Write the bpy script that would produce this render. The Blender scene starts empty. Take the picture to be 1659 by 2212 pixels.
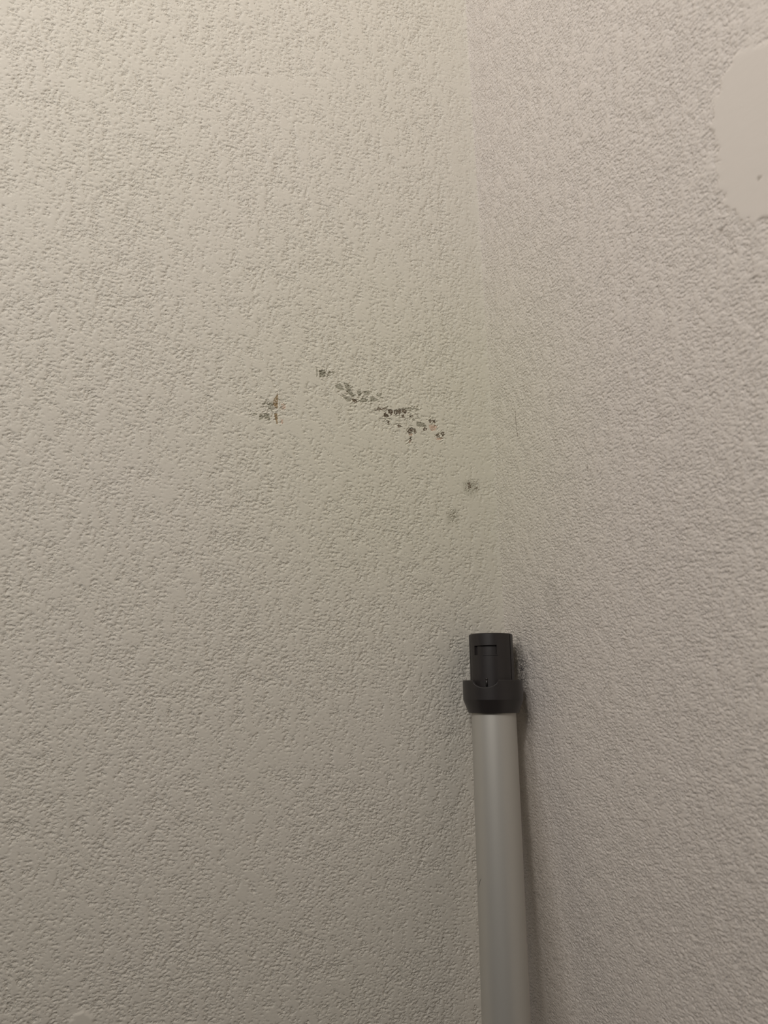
import bpy, bmesh, math
import numpy as np
from mathutils import Vector, Matrix

scene = bpy.context.scene
COL = scene.collection

# ------------------------------------------------------------------ camera
# metres; the room corner is the z axis, left wall = plane y=0 (x<0), right wall = plane x=0 (y<0), floor z=0
CX, CY, FPX = 829.5, 1106.0, 1597.0
CAM = np.array([-0.291, -0.525, 0.830])
FWD = np.array([0.347, 0.938, 0.0]); FWD /= np.linalg.norm(FWD)
ROLL = math.atan(0.0625)
R0 = np.array([FWD[1], -FWD[0], 0.0]); U0 = np.array([0.0, 0.0, 1.0])
RGT = math.cos(ROLL) * R0 - math.sin(ROLL) * U0
UPV = math.sin(ROLL) * R0 + math.cos(ROLL) * U0
cd = bpy.data.cameras.new('camera')
cam = bpy.data.objects.new('camera', cd); COL.objects.link(cam)
cam.matrix_world = Matrix(((RGT[0], UPV[0], -FWD[0], CAM[0]), (RGT[1], UPV[1], -FWD[1], CAM[1]),
                           (RGT[2], UPV[2], -FWD[2], CAM[2]), (0, 0, 0, 1)))
cd.sensor_fit = 'VERTICAL'; cd.sensor_height = 36.0; cd.sensor_width = 27.0
cd.lens = FPX / 2212 * 36
cd.clip_start = 0.01; cd.clip_end = 50
cd.dof.use_dof = True; cd.dof.focus_distance = 0.575; cd.dof.aperture_fstop = cd.lens / 2.6
scene.camera = cam

# ------------------------------------------------------------------ world, lamps, exposure
scene.view_settings.view_transform = 'Standard'
scene.view_settings.look = 'None'
scene.view_settings.gamma = 1.0
scene.view_settings.use_curve_mapping = False
scene.view_settings.exposure = -0.06
w = bpy.data.worlds.new('world'); scene.world = w; w.use_nodes = True
w.node_tree.nodes['Background'].inputs['Color'].default_value = (1.0, 0.955, 0.91, 1)
w.node_tree.nodes['Background'].inputs['Strength'].default_value = 0.03

def lamp(name, loc, target, size, power, color, shape='DISK'):
    l = bpy.data.lights.new(name, 'AREA'); l.shape = shape; l.size = size; l.energy = power; l.color = color
    o = bpy.data.objects.new(name, l); COL.objects.link(o); o.location = loc
    o.rotation_euler = (Vector(target) - Vector(loc)).to_track_quat('-Z', 'Y').to_euler()
    return o
LAMP = (1.0, 0.96, 0.915)
pl = bpy.data.lights.new('pendant_lamp', 'POINT'); pl.shadow_soft_size = 0.05; pl.energy = 16.6; pl.color = LAMP
po = bpy.data.objects.new('pendant_lamp', pl); COL.objects.link(po); po.location = (-0.72, -0.94, 1.80)
lamp('soft_fill', (-0.95, -0.78, 1.95), (-0.1, -0.1, 1.9), 0.9, 15.5, LAMP, 'SQUARE')  # added broad fill for the bounced ambient, aimed to shape the falloff

# ------------------------------------------------------------------ helpers
def link(o, parent=None):
    COL.objects.link(o)
    if parent is not None:
        o.parent = parent
    return o

def mesh_obj(name, verts, faces, mat, parent=None, smooth=True):
    me = bpy.data.meshes.new(name)
    me.from_pydata([tuple(v) for v in verts], [], faces)
    me.validate(); me.update()
    if smooth:
        me.shade_smooth()
    me.materials.append(mat)
    return link(bpy.data.objects.new(name, me), parent)

def new_mat(name):
    m = bpy.data.materials.new(name); m.use_nodes = True
    nt = m.node_tree
    return m, nt, nt.nodes['Principled BSDF']

def node(nt, kind, **kw):
    n = nt.nodes.new(kind)
    for k, v in kw.items():
        setattr(n, k, v)
    return n

def srgb(r, g, b):
    return tuple((c / 255 / 12.92) if c / 255 <= 0.04045 else ((c / 255 + 0.055) / 1.055) ** 2.4 for c in (r, g, b)) + (1.0,)

# vectorised gradient noise
def perlin(x, y, seed):
    rng = np.random.RandomState(seed)
    perm = rng.permutation(256).astype(np.int32)
    ang = rng.rand(256) * 2 * np.pi
    gx, gy = np.cos(ang).astype(np.float32), np.sin(ang).astype(np.float32)
    xi = np.floor(x).astype(np.int32); yi = np.floor(y).astype(np.int32)
    xf = (x - xi).astype(np.float32); yf = (y - yi).astype(np.float32)
    u = xf * xf * xf * (xf * (xf * 6 - 15) + 10); v = yf * yf * yf * (yf * (yf * 6 - 15) + 10)
    def g(ix, iy, dx, dy):
        h = perm[(perm[ix & 255] + iy) & 255]
        return gx[h] * dx + gy[h] * dy
    a = g(xi, yi, xf, yf); b = g(xi + 1, yi, xf - 1, yf)
    c = g(xi, yi + 1, xf, yf - 1); d = g(xi + 1, yi + 1, xf - 1, yf - 1)
    return (a + u * (b - a) + v * ((c + u * (d - c)) - (a + u * (b - a)))) * 1.5

def sstep(a, b, x):
    t = np.clip((x - a) / (b - a), 0, 1)
    return t * t * (3 - 2 * t)

# pixel of the photograph -> wall coordinates (u = distance from the corner, v = height), in mm
def on_left(px, py):
    d = FWD + RGT * (px - CX) / FPX - UPV * (py - CY) / FPX
    P = CAM + d * (-CAM[1] / d[1])
    return -P[0] * 1000, P[2] * 1000
def on_right(px, py):
    d = FWD + RGT * (px - CX) / FPX - UPV * (py - CY) / FPX
    P = CAM + d * (-CAM[0] / d[0])
    return -P[1] * 1000, P[2] * 1000

# ------------------------------------------------------------------ wall relief
def skim_relief(u, v, seed, flat_bias, grain=1.0):
    """sprayed and knocked-down wall texture, height in mm at wall coordinates in mm"""
    def oct(x, y, sx, sy, deg, k):                       # one rotated octave, so that no lattice direction shows
        c, s_ = math.cos(math.radians(deg)), math.sin(math.radians(deg))
        return perlin((c * x + s_ * y * sx / sy) / sx, (-s_ * x * sy / sx + c * y) / sy, seed + k)
    u0, v0 = u, v
    u = u * grain + 40.0; v = v * grain
    wx = oct(u, v, 2.1, 2.1, 31, 1); wy = oct(u, v, 2.1, 2.1, 63, 2)
    a = u + 0.75 * wx; b = v + 0.75 * wy
    n = oct(a, b, 2.45, 1.75, 17, 3) + 0.70 * oct(a, b, 1.45, 1.02, -28, 4)
    p = u0 + 40 + 2.2 * oct(u, v, 6, 6, 40, 9); q = v0 + 2.2 * oct(u, v, 6, 6, 75, 10)
    low = oct(p, q, 6.5, 14.0, 4, 6) + 0.7 * oct(p, q, 3.6, 7.0, -6, 7) + 0.45 * perlin(u0 / 60, v0 / 70, seed + 8)
    d = n + 0.64 * low - flat_bias                      # above 0: knocked flat by the knife
    k = 0.05
    h = 0.5 * (d - np.sqrt(d * d + k * k))
    h = -0.95 * np.tanh(-h / 0.95)
    return h * RELIEF, sstep(0.02, -0.25, d)
RELIEF = 0.88

def lattice(inner_lo, inner_hi, lo, hi, step, grow):
    core = list(np.arange(inner_lo, inner_hi + step * 0.5, step))
    up = [core[-1]]; s = step
    while up[-1] < hi:
        s = min(s * grow, 60); up.append(min(hi, up[-1] + s))
    dn = [core[0]]; s = step
    while dn[-1] > lo:
        s = min(s * grow, 60); dn.append(max(lo, dn[-1] - s))
    return np.array(dn[:0:-1] + core + up[1:])

def build_grid(U, V, keep, sub, height, attr, place, name, mat, parent=None):
    """mesh of the lattice cells in keep, each cut sub x sub; heights along open edges follow the coarse lattice"""
    nu, nv = len(U), len(V)
    ci, cj = np.nonzero(keep)
    k = np.arange(sub + 1)
    fi = (ci[:, None, None] * sub + k[None, :, None]); fj = (cj[:, None, None] * sub + k[None, None, :])
    fi = np.broadcast_to(fi, (len(ci), sub + 1, sub + 1)); fj = np.broadcast_to(fj, fi.shape)
    key = fi.astype(np.int64) * (nv * sub + sub + 1) + fj
    uniq, inv = np.unique(key, return_inverse=True); inv = inv.reshape(key.shape)
    gi = uniq // (nv * sub + sub + 1); gj = uniq % (nv * sub + sub + 1)
    def coord(g, A):
        q, r = g // sub, g % sub
        q2 = np.minimum(q + 1, len(A) - 1)
        return A[q] + (A[q2] - A[q]) * (r / sub)
    uu, vv = coord(gi, U), coord(gj, V)
    hh, rough = height(uu, vv)
    if sub > 1:                                         # weld the border to the coarse neighbours
        K = np.zeros((nu + 1, nv + 1), bool); K[1:nu, 1:nv] = keep
        qi, ri, qj, rj = gi // sub, gi % sub, gj // sub, gj % sub
        bi = (ri == 0) & (rj != 0) & ~(K[qi, qj + 1] & K[np.minimum(qi + 1, nu), qj + 1])
        bj = (rj == 0) & (ri != 0) & ~(K[qi + 1, qj] & K[qi + 1, np.minimum(qj + 1, nv)])
        for sel, ax in ((bi, 1), (bj, 0)):
            a, b = qi[sel], qj[sel]
            if ax:
                h0, h1, t = height(U[a], V[b])[0], height(U[a], V[b + 1])[0], rj[sel] / sub
            else:
                h0, h1, t = height(U[a], V[b])[0], height(U[a + 1], V[b])[0], ri[sel] / sub
            hh[sel] = h0 + (h1 - h0) * t
    co = place(uu, vv, hh).astype(np.float32) / 1000
    quads = np.stack([inv[:, :-1, :-1], inv[:, 1:, :-1], inv[:, 1:, 1:], inv[:, :-1, 1:]], -1).reshape(-1, 4).astype(np.int32)
    me = bpy.data.meshes.new(name)
    me.vertices.add(len(co)); me.vertices.foreach_set('co', co.ravel())
    me.loops.add(quads.size); me.loops.foreach_set('vertex_index', quads.ravel())
    me.polygons.add(len(quads))
    me.polygons.foreach_set('loop_start', np.arange(0, quads.size, 4, dtype=np.int32))
    me.polygons.foreach_set('loop_total', np.full(len(quads), 4, np.int32))
    me.update(calc_edges=True); me.shade_smooth()
    c = me.color_attributes.new('wear', 'FLOAT_COLOR', 'POINT')
    c.data.foreach_set('color', attr(uu, vv).astype(np.float32).ravel())
    r = me.attributes.new('rough', 'FLOAT', 'POINT'); r.data.foreach_set('value', rough.astype(np.float32))
    me.materials.append(mat)
    return link(bpy.data.objects.new(name, me), parent)

def fillet(u):
    return 0.5 * np.exp(-np.maximum(u, 0) / 2.2)          # mud left in the inside corner

# ------------------------------------------------------------------ wear on the walls
def seg_dist(u, v, p, q):
    dx, dy = q[0] - p[0], q[1] - p[1]; L = dx * dx + dy * dy + 1e-9
    t = np.clip(((u - p[0]) * dx + (v - p[1]) * dy) / L, 0, 1)
    return np.hypot(u - p[0] - t * dx, v - p[1] - t * dy)

def poly_mask(u, v, pts, soft):
    """signed-distance mask of a polygon given in wall mm"""
    ins = np.zeros(u.shape, bool); d = np.full(u.shape, 1e9)
    for a, b in zip(pts, pts[1:] + pts[:1]):
        d = np.minimum(d, seg_dist(u, v, a, b))
        c = ((a[1] > v) != (b[1] > v))
        with np.errstate(divide='ignore', invalid='ignore'):
            xx = (b[0] - a[0]) * (v - a[1]) / ((b[1] - a[1]) if b[1] != a[1] else 1e-9) + a[0]
        ins ^= c & (u < xx)
    return sstep(-soft, soft, np.where(ins, d, -d))

# scraped spots, outlines in pixels of the photograph, put onto the wall plane: (kind, depth mm, raggedness, points)
CHIPS = [
 ('grey', .25, .15, [(690,800),(702,799),(704,806),(703,813),(691,815),(690,808)]),
 ('grey', .20, .25, [(710,800),(716,804),(714,808),(708,813),(707,809),(711,806)]),
 ('grey', .15, .25, [(718,802),(723,801),(721,809),(718,807)]),
 ('grey', .12, .20, [(683,797),(686,796),(687,812),(683,815),(684,805)]),
 ('grey', .22, .35, [(724,832),(734,827),(741,835),(744,843),(734,842),(725,838)]),
 ('grey', .22, .30, [(742,826),(752,829),(758,836),(760,846),(752,845),(746,838)]),
 ('grey', .22, .30, [(747,843),(756,842),(764,851),(768,857),(760,857),(753,851)]),
 ('grey', .16, .12, [(740,852),(748,855),(757,862),(759,866),(750,867),(742,860)]),
 ('grey', .22, .30, [(772,845),(780,844),(781,853),(777,856),(772,850)]),
 ('grey', .10, .30, [(786,846),(797,843),(799,848),(792,854),(787,852)]),
 ('brown', .22, .35, [(760,862),(768,862),(775,868),(768,870),(762,866)]),
 ('grey', .20, .25, [(775,866),(784,858),(795,862),(794,867),(779,869)]),
 ('grey', .10, .15, [(800,857),(806,856),(812,861),(820,864),(810,867),(800,868)]),
 ('grey', .10, .30, [(815,853),(826,850),(824,856),(817,858)]),
 ('brown', .22, .45, [(808,884),(816,882),(836,881),(838,884),(822,886),(814,887),(810,887)]),
 ('brown', .20, .40, [(815,879),(820,878),(819,886),(816,887)]),
 ('brown', .32, .30, [(829,893),(834,891),(840,897),(840,901),(831,901)]),
 ('brown', .34, .40, [(838,886),(846,883),(850,890),(846,897),(840,893)]),
 ('brown', .34, .40, [(850,887),(858,884),(861,890),(858,898),(852,895)]),
 ('brown', .34, .40, [(860,882),(872,883),(880,886),(876,895),(868,890),(862,898)]),
 ('brown', .25, .45, [(866,896),(874,897),(876,903),(869,902)]),
 ('brown', .22, .45, [(884,896),(893,897),(892,901),(885,901)]),
 ('grey', .20, .40, [(900,897),(904,897),(905,902),(901,901)]),
 ('grey', .20, .40, [(888,903),(898,905),(896,909),(890,907)]),
 ('brown', .20, .40, [(834,907),(840,909),(842,917),(839,916),(837,911)]),
 ('brown', .18, .45, [(857,918),(865,918),(870,922),(862,924)]),
 ('grey', .25, .15, [(900,911),(909,912),(917,915),(923,922),(914,922),(906,923),(900,919)]),
 ('brown', .25, .40, [(918,922),(923,925),(921,930),(914,931),(915,926)]),
 ('brown', .25, .45, [(925,908),(931,904),(934,911),(929,915)]),
 ('brown', .25, .45, [(933,907),(941,908),(940,915),(936,913)]),
 ('tan', .10, .35, [(926,918),(938,917),(944,921),(941,930),(933,931),(928,926)]),
 ('brown', .28, .45, [(884,925),(891,923),(894,929),(889,935),(884,938),(880,932)]),
 ('brown', .28, .35, [(894,926),(898,926),(900,935),(896,938),(894,932)]),
 ('tan', .10, .40, [(884,935),(894,937),(890,941),(883,940)]),
 ('brown', .25, .40, [(886,945),(891,944),(890,951),(885,953)]),
 ('tan', .10, .40, [(884,951),(889,951),(886,957),(883,956)]),
 ('brown', .28, .45, [(942,938),(948,936),(950,943),(945,945),(941,943)]),
 ('brown', .28, .45, [(952,933),(958,932),(962,938),(957,943),(954,939)]),
 ('tan', .12, .40, [(940,946),(950,946),(956,944),(955,948),(944,951)]),
 # left scrape
 ('ochre', .16, .25, [(600,848),(601,860),(600,881),(596,884),(590,872),(592,862),(596,856)]),
 ('ochre', .16, .20, [(592,893),(599,893),(600,905),(600,916),(598,916),(594,903)]),
 ('tan', .10, .35, [(607,905),(612,907),(611,915),(608,915)]),
 ('tan', .08, .60, [(607,872),(615,871),(617,882),(610,886)]),
 ('grey', .14, .25, [(561,894),(567,893),(570,903),(562,908),(560,907)]),
 ('grey', .10, .20, [(569,893),(580,892),(580,904),(572,906)]),
 ('grey', .14, .30, [(579,893),(582,893),(584,908),(580,911)]),
 ('grey', .14, .40, [(565,875),(575,865),(576,869),(568,876)]),
 ('grey', .05, .45, [(577,869),(588,866),(592,880),(586,888),(578,880)]),
 ('grey', .05, .45, [(540,893),(556,892),(553,897),(546,896)]),
 # dark rubs low in the corner
 ('grey', .04, .9, [(1000,1042),(1016,1036),(1034,1040),(1033,1058),(1018,1072),(1003,1062)]),
 ('brown', .12, .6, [(1010,1042),(1018,1041),(1017,1055),(1011,1056)]),
 ('brown', .12, .4, [(1027,1052),(1032,1051),(1031,1056),(1027,1056)]),
 ('grey', .12, .5, [(868,880),(905,882),(906,885),(872,884)]),
 ('grey', .03, .8, [(966,1106),(986,1098),(990,1120),(978,1128),(966,1132)]),
]
KIND = {'grey': 0, 'brown': 1, 'ochre': 2, 'tan': 3}
CHIP_MM = [(k, d, r, [on_left(*p) for p in pts]) for k, d, r, pts in CHIPS]
# knife strokes: fine parallel ridges scratched into the mud
STROKES = [((500,170),(705,178),14,.05), ((515,205),(640,210),6,.04), ((560,272),(680,276),8,.05), ((630,636),(720,640),9,.045),
           ((505,905),(640,930),14,.035), ((500,956),(560,956),8,.04), ((430,600),(520,604),10,.04), ((985,1085),(1075,1100),10,.05), ((482,846),(514,880),13,.03), ((990,928),(1054,934),7,.10)]
# places where the blade chattered: polygons with fine level ridges
RIDGES = [[(534,852),(552,852),(552,872),(536,872)], [(553,842),(575,840),(574,856),(556,858)], [(720,830),(742,826),(746,842),(722,846)]]

def chip_field(u, v):
    near = np.zeros(u.shape, bool)
    for k, d, r, pts in CHIP_MM:
        p = np.array(pts); a, b = p.min(0) - 2.5, p.max(0) + 2.5
        near |= (u > a[0]) & (u < b[0]) & (v > a[1]) & (v < b[1])
    idx = np.nonzero(near)[0]
    out = np.zeros((len(u), 4)); dep = np.zeros(len(u))
    if len(idx) == 0:
        return out, dep
    uu, vv = u[idx], v[idx]
    n1 = perlin(uu / 1.2, vv / 1.2, 901); n2 = perlin(uu / 0.7, vv / 0.7, 902) + .5 * perlin(uu / .4, vv / .4, 904)
    o = np.zeros((len(idx), 4)); dp = np.zeros(len(idx))
    for k, d, r, pts in CHIP_MM:
        p = np.array(pts); a, b = p.min(0) - 2, p.max(0) + 2
        s = np.nonzero((uu > a[0]) & (uu < b[0]) & (vv > a[1]) & (vv < b[1]))[0]
        if len(s) == 0:
            continue
        us = uu[s] + r * 1.2 * n1[s]; vs = vv[s] + r * 1.2 * n2[s]
        if r >= .8:                                     # a soft rub: dirt caught on the high grain only
            m = poly_mask(us, vs, pts, 2.4) * (.28 + .72 * sstep(-.1, .5, perlin((uu[s] + .4 * vv[s]) / .8, vv[s] / 2.6, 903) + .5 * n2[s]))
        else:
            m = poly_mask(us, vs, pts, 0.14)
            m = m * sstep(-.62 + r * .9, -.30 + r * .9, n2[s] + 0.6 * n1[s] + .25)
        o[s, KIND[k]] = np.maximum(o[s, KIND[k]], m)
        dp[s] = np.maximum(dp[s], m * d * 1.5)
    out[idx] = o; dep[idx] = dp
    return out, dep

RIDGE_MM = [[on_left(*p) for p in pts] for pts in RIDGES]
SMEAR = on_left(176, 2208)
STROKE_MM = [(on_left(*a), on_left(*b), w_ * .36, h) for a, b, w_, h in STROKES]
def left_height(u, v):
    h, rough = skim_relief(u, v, 11, 0.02, 1.12)
    calm = np.zeros(u.shape)
    for a, b, wd, amp in STROKE_MM:
        d = seg_dist(u, v, a, b)
        m = sstep(wd, wd * .3, d) * sstep(-.5, .1, perlin(u / 9, v / 6, 77))
        calm = np.maximum(calm, m * .75)
        h = h + m * amp * np.sin((v + .5 * perlin(u / 20, v / 4, 78)) * 2 * np.pi / 2.1)
    # mud smoothed out by hand in the last centimetres before the corner
    calm = np.maximum(calm, .30 * sstep(42, 6, u + 9 * perlin(u / 30, v / 45, 79)))
    h = h * (1 - calm) + calm * (-.02)
    for pts in RIDGE_MM:
        s = np.nonzero((u > pts[0][0] - 12) & (u < pts[0][0] + 12) & (v > pts[0][1] - 12) & (v < pts[0][1] + 12))[0]
        if len(s):
            m = poly_mask(u[s] + 1.2 * perlin(u[s] / 2, v[s] / 1.2, 84), v[s], pts, .8)
            h[s] = h[s] * (1 - .8 * m) + m * .06 * np.sin(2 * np.pi * v[s] / 1.05 + 1.5 * perlin(u[s] / 3, v[s] / 2, 83))
            rough[s] *= 1 - m
    q = np.hypot((u - SMEAR[0]) / 1.1, (v - SMEAR[1]) / .9) + 2.0 * perlin(u / 5, v / 5, 80) + 1.0 * perlin(u / 2.2, v / 2.2, 81)
    m = sstep(8.5, 5.0, q); calm = np.maximum(calm, m); h = h * (1 - m) + m * (.5 + .02 * (v - SMEAR[1]))
    _, dep = chip_field(u, v)
    return h - dep + fillet(u), rough * (1 - calm)

def left_wear(u, v):
    o, _ = chip_field(u, v)
    return o

PATCH_R = [on_right(*p) for p in [(1588,120),(1560,170),(1548,215),(1540,270),(1550,330),(1556,400),(1566,440),(1590,465),(1625,480),(1659,470),(1700,430),(1720,330),(1730,220),(1720,130),(1680,85),(1640,100)]]
SPECKS_R = [(on_right(1268,1012), 1.6), (on_right(1275,1018), 1.2), (on_right(1290,1018), 1.0), (on_right(1640,385), 1.3), (on_right(1556,498), 1.8), (on_right(1195,1268), 1.0), (on_right(1178,1286), 1.2)]
SCR_R = [on_right(1112, 889), on_right(1113.5, 902), on_right(1114, 918), on_right(1117, 942)]
def right_patch(u, v):
    return poly_mask(u + 3.2 * perlin(u / 6, v / 6, 301) + 1.6 * perlin(u / 2.2, v / 2.2, 302), v + 2.0 * perlin(u / 6, v / 6, 303), PATCH_R, 1.0)
def right_height(u, v):
    # flats turn more common low on the wall, as in the photograph
    h, rough = skim_relief(u, v, 53, 0.34, 1.4)
    m = right_patch(u, v)
    h = h * (1 - m) + m * (.10 + .05 * perlin(u / 14, v / 26, 304) + .012 * np.sin(perlin(u / 30, v / 8, 305) * 9))
    d = seg_dist(u, v, SCR_R[0], SCR_R[3])
    for p, r in SPECKS_R:
        q = np.hypot(u - p[0], v - p[1]); h = h - .25 * sstep(r, r * .4, q)
    return h + fillet(u), rough * (1 - m)
GRIME_R = [(on_right(1128, 1450), 15, 24, .9), (on_right(1120, 1395), 10, 12, .45), (on_right(1195, 1290), 16, 20, .25), (on_right(1140, 1545), 8, 14, .4)]
def right_wear(u, v):
    o = np.zeros((len(u), 4))
    for p, ru, rv, s in GRIME_R:
        e = np.hypot((u - p[0]) / ru, (v - p[1]) / rv)
        o[:, 0] = np.maximum(o[:, 0], s * sstep(1, .15, e) * sstep(-.35, .45, perlin(u / 1.3, v / 1.1, 320) + .4 * perlin(u / 4, v / 4, 321)))
    for a, b in zip(SCR_R, SCR_R[1:]):
        o[:, 1] = np.maximum(o[:, 1], .75 * sstep(.75, .2, seg_dist(u, v, a, b)) * sstep(-.5, .1, perlin(u / 1.2, v / 1.5, 310)))
    for p, r in SPECKS_R:
        q = np.hypot(u - p[0], v - p[1]) + .6 * perlin(u / .9, v / .9, 311)
        o[:, 1] = np.maximum(o[:, 1], .55 * sstep(r, r * .5, q))
    return o

# ------------------------------------------------------------------ materials
def wall_paint(name, base, warm, grime=False, yellow=None):
    m, nt, p = new_mat(name)
    tc = node(nt, 'ShaderNodeTexCoord')
    n1 = node(nt, 'ShaderNodeTexNoise'); n1.inputs['Scale'].default_value = 9; n1.inputs['Detail'].default_value = 3
    nt.links.new(tc.outputs['Object'], n1.inputs['Vector'])
    mix = node(nt, 'ShaderNodeMix', data_type='RGBA'); mix.inputs['A'].default_value = base; mix.inputs['B'].default_value = warm
    nt.links.new(n1.outputs['Fac'], mix.inputs['Factor'])
    col = mix.outputs['Result']
    if yellow:                                          # base colour turns yellower towards the given point
        ds = node(nt, 'ShaderNodeVectorMath', operation='DISTANCE'); ds.inputs[1].default_value = yellow
        nt.links.new(tc.outputs['Object'], ds.inputs[0])
        mr = node(nt, 'ShaderNodeMapRange', interpolation_type='SMOOTHSTEP')
        mr.inputs['From Min'].default_value = .03; mr.inputs['From Max'].default_value = .22
        mr.inputs['To Min'].default_value = .55; mr.inputs['To Max'].default_value = 0
        nt.links.new(ds.outputs['Value'], mr.inputs['Value'])
        my = node(nt, 'ShaderNodeMix', data_type='RGBA'); my.inputs['B'].default_value = srgb(216, 213, 192)
        nt.links.new(mr.outputs['Result'], my.inputs['Factor']); nt.links.new(col, my.inputs['A'])
        col = my.outputs['Result']
    at = node(nt, 'ShaderNodeVertexColor', layer_name='wear')
    sep = node(nt, 'ShaderNodeSeparateColor'); nt.links.new(at.outputs['Color'], sep.inputs['Color'])
    fib = node(nt, 'ShaderNodeTexNoise'); fib.inputs['Scale'].default_value = 700; fib.inputs['Detail'].default_value = 4
    nt.links.new(tc.outputs['Object'], fib.inputs['Vector'])
    for out, c0, c1 in ((sep.outputs['Red'], srgb(144, 141, 124) if not grime else srgb(48, 47, 50), srgb(174, 170, 152) if not grime else srgb(96, 92, 92)),
                        (at.outputs['Alpha'], srgb(196, 168, 146), srgb(212, 188, 168)),
                        (sep.outputs['Blue'], srgb(138, 116, 82), srgb(172, 152, 120)),
                        (sep.outputs['Green'], srgb(86, 76, 62), srgb(134, 118, 98))):
        chip = node(nt, 'ShaderNodeMix', data_type='RGBA'); chip.inputs['A'].default_value = c0; chip.inputs['B'].default_value = c1
        nt.links.new(fib.outputs['Fac'], chip.inputs['Factor'])
        mm = node(nt, 'ShaderNodeMix', data_type='RGBA')
        nt.links.new(out, mm.inputs['Factor']); nt.links.new(col, mm.inputs['A']); nt.links.new(chip.outputs['Result'], mm.inputs['B'])
        col = mm.outputs['Result']
    nt.links.new(col, p.inputs['Base Color'])
    p.inputs['Roughness'].default_value = 0.62
    p.inputs['Specular IOR Level'].default_value = 0.3
    g = node(nt, 'ShaderNodeTexNoise'); g.inputs['Scale'].default_value = 850; g.inputs['Detail'].default_value = 2
    nt.links.new(tc.outputs['Object'], g.inputs['Vector'])
    ra = node(nt, 'ShaderNodeAttribute', attribute_name='rough')
    st = node(nt, 'ShaderNodeMath', operation='MULTIPLY_ADD'); st.inputs[1].default_value = 0.9; st.inputs[2].default_value = 0.06
    nt.links.new(ra.outputs['Fac'], st.inputs[0])
    b = node(nt, 'ShaderNodeBump'); b.inputs['Distance'].default_value = 0.0011
    nt.links.new(st.outputs[0], b.inputs['Strength'])
    nt.links.new(g.outputs['Fac'], b.inputs['Height']); nt.links.new(b.outputs['Normal'], p.inputs['Normal'])
    return m
paint_left = wall_paint('paint_left', srgb(220, 214, 204), srgb(216, 211, 198), False, (-on_left(880, 960)[0] / 1000, 0, on_left(880, 960)[1] / 1000))
paint_right = wall_paint('paint_right', srgb(220, 212, 204), srgb(216, 208, 201), True, (0, .03, on_left(880, 960)[1] / 1000))

def plain(name, c0, c1, rough, metal=0.0, scale=300, bump=0.1, dist=.0002, spec=.5):
    m, nt, p = new_mat(name)
    tc = node(nt, 'ShaderNodeTexCoord')
    n = node(nt, 'ShaderNodeTexNoise'); n.inputs['Scale'].default_value = scale; n.inputs['Detail'].default_value = 4
    nt.links.new(tc.outputs['Object'], n.inputs['Vector'])
    mix = node(nt, 'ShaderNodeMix', data_type='RGBA'); mix.inputs['A'].default_value = c0; mix.inputs['B'].default_value = c1
    nt.links.new(n.outputs['Fac'], mix.inputs['Factor']); nt.links.new(mix.outputs['Result'], p.inputs['Base Color'])
    p.inputs['Roughness'].default_value = rough; p.inputs['Metallic'].default_value = metal
    p.inputs['Specular IOR Level'].default_value = spec
    b = node(nt, 'ShaderNodeBump'); b.inputs['Strength'].default_value = bump; b.inputs['Distance'].default_value = dist
    nt.links.new(n.outputs['Fac'], b.inputs['Height']); nt.links.new(b.outputs['Normal'], p.inputs['Normal'])
    return m
black_plastic = plain('black_plastic', srgb(38, 35, 35), srgb(45, 41, 40), .36, 0, 1800, .12)
dark_recess = plain('dark_recess', srgb(36, 34, 34), srgb(42, 39, 38), .5, 0, 1500, .1)
satin_metal = plain('satin_metal', srgb(190, 187, 180), srgb(196, 193, 186), .48, .6, 2500, .04)
scratch_dark = plain('scratch_dark', srgb(40, 36, 32), srgb(50, 46, 42), .6)
floor_mat = plain('floor_carpet', srgb(52, 47, 42), srgb(70, 64, 58), .95, 0, 260, .8, .003, .1)

# ------------------------------------------------------------------ walls and floor
def place_left(u, v, h):
    return np.stack([-u, -h, v], -1)
def place_right(u, v, h):
    return np.stack([-h, -u, v], -1)

U_0 = -1.7                                              # both skins run on past the corner and meet in an uneven line
SU, SUR, SV = 0.70, 0.84, 0.60
UL = lattice(U_0, 378, U_0, 1800, SU, 1.12); VL = lattice(412, 1240, 0, 2400, SV, 1.12)
# cells round the scraped spots are cut finer and are a part of their own
cu = .5 * (UL[1:] + UL[:-1]); cv = .5 * (VL[1:] + VL[:-1])
GU, GV = np.meshgrid(cu, cv, indexing='ij')
fine = np.zeros(GU.shape, bool)
for k, d, r, pts in CHIP_MM:
    p = np.array(pts); a, b = p.min(0) - 3, p.max(0) + 3
    s = (GU > a[0]) & (GU < b[0]) & (GV > a[1]) & (GV < b[1])
    ii = np.nonzero(s)
    fine[ii] |= poly_mask(GU[ii], GV[ii], pts, .01) > .5
    for q, t in zip(pts, pts[1:] + pts[:1]):
        fine[ii] |= seg_dist(GU[ii], GV[ii], q, t) < 1.7
for pts in RIDGE_MM:
    p = np.array(pts); a, b = p.min(0) - .5, p.max(0) + .5
    fine |= (GU > a[0]) & (GU < b[0]) & (GV > a[1]) & (GV < b[1])
wall_left = build_grid(UL, VL, ~fine, 1, left_height, left_wear, place_left, 'wall_left', paint_left)
wall_left['kind'] = 'structure'
uL, vL = on_left(640, 1000)
zones = [('scraped_patch', 'ochre and grey scrape with torn paper edge', GU > on_left(650, 880)[0]),
         ('scraped_patch', 'diagonal run of brown and grey paint chips', (GU <= on_left(650, 880)[0]) & (GV > on_left(980, 1000)[1])),
         ('scuff_mark', 'faint dark rub marks close to the corner', (GU <= on_left(650, 880)[0]) & (GV <= on_left(980, 1000)[1]))]
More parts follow.
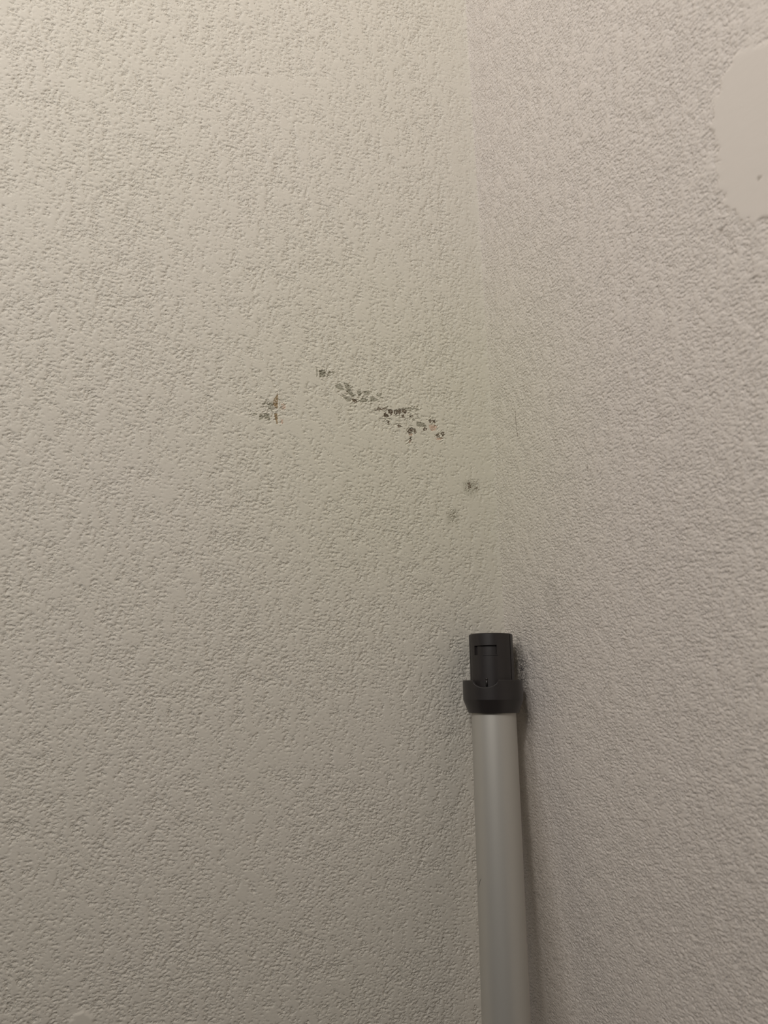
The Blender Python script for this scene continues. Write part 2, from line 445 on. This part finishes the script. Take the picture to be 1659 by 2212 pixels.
for nm, lb, z in zones:
    o = build_grid(UL, VL, fine & z, 3, left_height, left_wear, place_left, nm, paint_left, wall_left)
    o['label'] = lb

UR = lattice(U_0, 265, U_0, 1800, SUR, 1.12); VR = VL
cu = .5 * (UR[1:] + UR[:-1]); cv = .5 * (VR[1:] + VR[:-1])
GU, GV = np.meshgrid(cu, cv, indexing='ij')
pm = (right_patch(GU.ravel(), GV.ravel()) > .5).reshape(GU.shape)
wall_right = build_grid(UR, VR, ~pm, 1, right_height, right_wear, place_right, 'wall_right', paint_right)
wall_right['kind'] = 'structure'
o = build_grid(UR, VR, pm, 1, right_height, right_wear, place_right, 'filler_patch', paint_right, wall_right)
o['label'] = 'smooth troweled filler patch without texture'

fl = mesh_obj('floor', [(-1.8, -1.8, 0), (0.0, -1.8, 0), (0.0, 0.0, 0), (-1.8, 0.0, 0)], [(0, 1, 2, 3)], floor_mat, None, False)
fl['kind'] = 'structure'

# ------------------------------------------------------------------ the vacuum wand leaning in the corner
def pix_dir(px, py):
    return FWD + RGT * (px - CX) / FPX - UPV * (py - CY) / FPX
ZC = 0.556
Pc = CAM + pix_dir(1065.0, 1504) * ZC                   # centre of the collar
kt = math.tan(math.radians(14)); z2 = ZC
for _ in range(60):
    Q = CAM + pix_dir(1093.5, 2212) * z2
    z2 = ZC - kt * ((Pc - Q) @ UPV)
AX = (Pc - Q) / np.linalg.norm(Pc - Q)
L = (Pc[2] - 0.0045) / AX[2]
foot = Pc - AX * L                                      # lower end on the floor
side = np.cross(AX, CAM - Pc); side /= np.linalg.norm(side)     # to the right as seen from the room
front = np.cross(side, AX)
if front @ (CAM - Pc) < 0:
    front = -front
yaw = math.radians(-14.5)
FR = math.cos(yaw) * front + math.sin(yaw) * side       # latch side
SD = np.cross(AX, FR)
if SD @ side < 0:
    SD = -SD
wand = bpy.data.objects.new('vacuum_wand', None); COL.objects.link(wand)
wand.empty_display_size = .05
Mw = Matrix(((SD[0], FR[0], AX[0], foot[0]), (SD[1], FR[1], AX[1], foot[1]), (SD[2], FR[2], AX[2], foot[2]), (0, 0, 0, 1)))
wand.matrix_world = Mw
wand['label'] = 'grey metal vacuum cleaner wand with black connector end leaning in the wall corner'
wand['category'] = 'vacuum wand'
# local axes: x right, y towards the room (latch side), z up the wand; angle a is measured from +y towards +x
def cyl(r, a, z):
    return (r * math.sin(a), r * math.cos(a), z)

def revolve(name, prof, mat, n=96, closed=False, parent=wand, zf=None):
    vs, fs = [], []
    for i in range(n):
        a = 2 * math.pi * i / n
        for j, (r, z) in enumerate(prof):
            vs.append(cyl(r, a, z if zf is None else zf(j, a, z)))
    m = len(prof)
    for i in range(n):
        i2 = (i + 1) % n
        for j in range(m - 1 if not closed else m):
            j2 = (j + 1) % m
            fs.append((i * m + j, i * m + j2, i2 * m + j2, i2 * m + j))
    return mesh_obj(name, vs, fs, mat, parent)

def sharpen(o, deg=35):
    me = o.data
    bm = bmesh.new(); bm.from_mesh(me)
    bmesh.ops.recalc_face_normals(bm, faces=bm.faces)
    for e in bm.edges:
        if len(e.link_faces) == 2 and e.calc_face_angle(0) > math.radians(deg):
            e.smooth = False
    bm.to_mesh(me); bm.free()

MM = .001
zc = L                                                  # collar centre height along the wand
z_cb = zc - 12.0 * MM                                   # lower edge of the collar
z_ct = zc + 11.7 * MM                                   # upper edge
z_rim = z_ct + 34.4 * MM
RT = 16.6 * MM
# tube: hollow metal pipe
o = revolve('tube', [(RT - 1.2 * MM, 30 * MM), (RT, 30 * MM), (RT, z_cb + 1 * MM), (RT - 1.2 * MM, z_cb + 1 * MM)], satin_metal, 128, True); sharpen(o)
tube = o
# collar: band, chamfer and half-round cut-out over the latch
RC, RB = 22.4 * MM, 18.6 * MM
NA = math.radians(25.5); ND = 5.4 * MM
def notch(a):
    a = (a + math.pi) % (2 * math.pi) - math.pi
    x = math.sin(a) * RC; hw = math.sin(NA) * RC
    return ND * math.sqrt(max(0, 1 - (x / hw) ** 2)) ** 1.0 if abs(x) < hw and abs(a) < 1.5 else 0.0
prof = [(RB - 1.4 * MM, z_cb), (RB, z_cb), (RB + .25 * MM, z_cb + .3 * MM), (RC - .25 * MM, z_cb + 9.0 * MM), (RC, z_cb + 9.5 * MM), (RC, z_ct - .6 * MM), (RC - .3 * MM, z_ct - .1 * MM),
        (RC - .6 * MM, z_ct), (RC - 1.9 * MM, z_ct), (RC - 1.9 * MM, z_ct - 7 * MM), (17.0 * MM, z_ct - 7.5 * MM)]
o = revolve('collar', prof, black_plastic, 360, False, wand, lambda j, a, z: z - notch(a) if j in (5, 6, 7, 8) else z); sharpen(o, 14)
collar = o
# connector: socket end with a latch window and two seams
RS = 16.6 * MM
W0, W1 = -math.radians(34), math.radians(29)
zw0, zw1 = z_rim - 20.2 * MM + 4 * MM, z_rim - 9.2 * MM
def connector():
    angs = set(round(2 * math.pi * i / 144 - math.pi, 6) for i in range(144))
    seams = [(math.radians(72), math.radians(75.5)), (math.radians(-58), math.radians(-55))]
    keys = [W0, W1] + [x for s in seams for x in s]
    angs = sorted([a for a in angs if min(abs(a - k) for k in keys) > .012] + keys)
    zs = [z_ct - 8 * MM, zw0, zw1, z_rim - .7 * MM, z_rim - .2 * MM, z_rim]
    rr = [RS, RS, RS, RS, RS - .3 * MM, RS - .8 * MM]
    arch = lambda a, z: z - .0002 * (1 - math.cos(a)) if z > z_rim - 1 * MM else z
    vs, fs, cache = [], [], {}
    def V(r, a, z):
        k = (round(r, 7), round(a, 6), round(z, 7))
        if k not in cache:
            cache[k] = len(vs); vs.append(cyl(r, a, arch(a, z)))
        return cache[k]
    n = len(angs)
    insd = lambda a, b, lo, hi: a >= lo - 1e-6 and b <= hi + 1e-6
    for i in range(n):
        a, b = angs[i], angs[(i + 1) % n]
        bb = b if b > a else b + 2 * math.pi
        groove = any(insd(a, bb, lo, hi) for lo, hi in seams)
        win = insd(a, bb, W0, W1)
        for j in range(len(zs) - 1):
            r0, r1 = rr[j], rr[j + 1]
            d = 0.0
            if groove: d = 1.0 * MM
            if win and j == 1: d = 1.7 * MM
            fs.append((V(r0 - d, a, zs[j]), V(r0 - d, b, zs[j]), V(r1 - d, b, zs[j + 1]), V(r1 - d, a, zs[j + 1])))
            if groove:
                for lo, hi in seams:
                    for e in (lo, hi):
                        for x in (a, b):
                            if abs(x - e) < 1e-6:
                                fs.append((V(r0, x, zs[j]), V(r0 - d, x, zs[j]), V(r1 - d, x, zs[j + 1]), V(r1, x, zs[j + 1])))
            if win and j == 1:
                fs.append((V(RS, a, zs[1]), V(RS, b, zs[1]), V(RS - d, b, zs[1]), V(RS - d, a, zs[1])))
                fs.append((V(RS, a, zs[2]), V(RS, b, zs[2]), V(RS - d, b, zs[2]), V(RS - d, a, zs[2])))
                for x, e in ((a, W0), (b, W1)):
                    if abs(x - e) < 1e-6:
                        fs.append((V(RS, x, zs[1]), V(RS - d, x, zs[1]), V(RS - d, x, zs[2]), V(RS, x, zs[2])))
        # rim thickness and bore
        fs.append((V(RS - .8 * MM, a, z_rim), V(RS - .8 * MM, b, z_rim), V(RS - 2.6 * MM, b, z_rim), V(RS - 2.6 * MM, a, z_rim)))
        fs.append((V(RS - 2.6 * MM, a, z_rim), V(RS - 2.6 * MM, b, z_rim), V(RS - 2.6 * MM, b, z_rim - 30 * MM), V(RS - 2.6 * MM, a, z_rim - 30 * MM)))
    o = mesh_obj('connector', vs, fs, black_plastic, wand); sharpen(o, 30)
    return o
connector()

def shell_box(name, a0, a1, z0, z1, r0, r1, mat, bev, parent=wand):
    """a curved pad on the wand's surface with bevelled edges"""
    vs, fs = [], []; n = max(2, int((a1 - a0) / math.radians(3)))
    bm = bmesh.new()
    ring = []
    for i in range(n + 1):
        a = a0 + (a1 - a0) * i / n
        ring.append([bm.verts.new(cyl(r, a, z)) for r, z in ((r0, z0), (r1, z0), (r1, z1), (r0, z1))])
    for i in range(n):
        for j in range(4):
            bm.faces.new((ring[i][j], ring[i][(j + 1) % 4], ring[i + 1][(j + 1) % 4], ring[i + 1][j]))
    bm.faces.new(ring[0]); bm.faces.new(ring[-1][::-1])
    bmesh.ops.recalc_face_normals(bm, faces=bm.faces)
    if bev:
        es = [e for e in bm.edges if len(e.link_faces) == 2 and e.calc_face_angle(0) > 1.0]
        bmesh.ops.bevel(bm, geom=es, offset=bev, segments=2, affect='EDGES')
    me = bpy.data.meshes.new(name); bm.to_mesh(me); bm.free(); me.shade_smooth(); me.materials.append(mat)
    o = link(bpy.data.objects.new(name, me), parent); sharpen(o, 40)
    return o
# latch sill under the window, catch pin in the cut-out
shell_box('latch_sill', math.radians(-8), math.radians(31), zw0 - .5 * MM, zw0 + .25 * MM, RS - .5 * MM, RS + .35 * MM, black_plastic, .1 * MM)
def catch_pin():
    bm = bmesh.new()
    bmesh.ops.create_uvsphere(bm, u_segments=16, v_segments=10, radius=.95 * MM)
    bmesh.ops.translate(bm, verts=bm.verts, vec=(0, RS + .2 * MM, z_ct + .6 * MM))
    r = bmesh.ops.create_cone(bm, cap_ends=True, segments=14, radius1=.8 * MM, radius2=.8 * MM, depth=5 * MM)
    bmesh.ops.translate(bm, verts=r['verts'], vec=(0, RS + .1 * MM, z_ct - 2.0 * MM))
    me = bpy.data.meshes.new('catch_pin'); bm.to_mesh(me); bm.free(); me.shade_smooth(); me.materials.append(black_plastic)
    link(bpy.data.objects.new('catch_pin', me), wand)
catch_pin()
# lower end, out of the frame: black cuff and socket standing on the floor
o = revolve('lower_cuff', [(14 * MM, 0), (17.6 * MM, 0), (18.4 * MM, 1 * MM), (18.4 * MM, 26 * MM), (20.5 * MM, 34 * MM), (20.5 * MM, 52 * MM), (17.2 * MM, 55 * MM), (14 * MM, 55 * MM)], black_plastic, 96, True); sharpen(o)
# short dark scratch on the tube's left flank
def scratch():
    Mi = Mw.inverted()
    vs, fs = [], []
    pts = [(1033.2, 1917), (1034.6, 1912), (1036.2, 1906), (1037.8, 1900.5), (1039.6, 1898)]
    P = []
    for p in pts:                                       # where the sight line meets the tube
        d = Vector(pix_dir(*p)); o_ = Mi @ Vector(CAM); dl = Mi.to_3x3() @ d
        A = dl.x ** 2 + dl.y ** 2; B = 2 * (o_.x * dl.x + o_.y * dl.y); Cq = o_.x ** 2 + o_.y ** 2 - (RT + .05 * MM) ** 2
        disc = B * B - 4 * A * Cq
        P.append(o_ + dl * ((-B - math.sqrt(max(disc, 0))) / (2 * A)))
    for i, p in enumerate(P):
        t = (P[min(i + 1, len(P) - 1)] - P[max(i - 1, 0)]).normalized()
        nrm = Vector((p.x, p.y, 0)).normalized(); s = t.cross(nrm)
        wd = (.16 if 0 < i < len(P) - 1 else .05) * MM
        for k in range(6):
            a = k * math.pi / 3
            vs.append(p + s * math.cos(a) * wd + nrm * math.sin(a) * wd * .4)
    for i in range(len(P) - 1):
        for k in range(6):
            fs.append((i * 6 + k, i * 6 + (k + 1) % 6, i * 6 + 6 + (k + 1) % 6, i * 6 + 6 + k))
    o = mesh_obj('scratch', vs, fs, scratch_dark, tube)
    o['label'] = 'short dark scratch on the grey tube'
scratch()
bpy.context.view_layer.update()
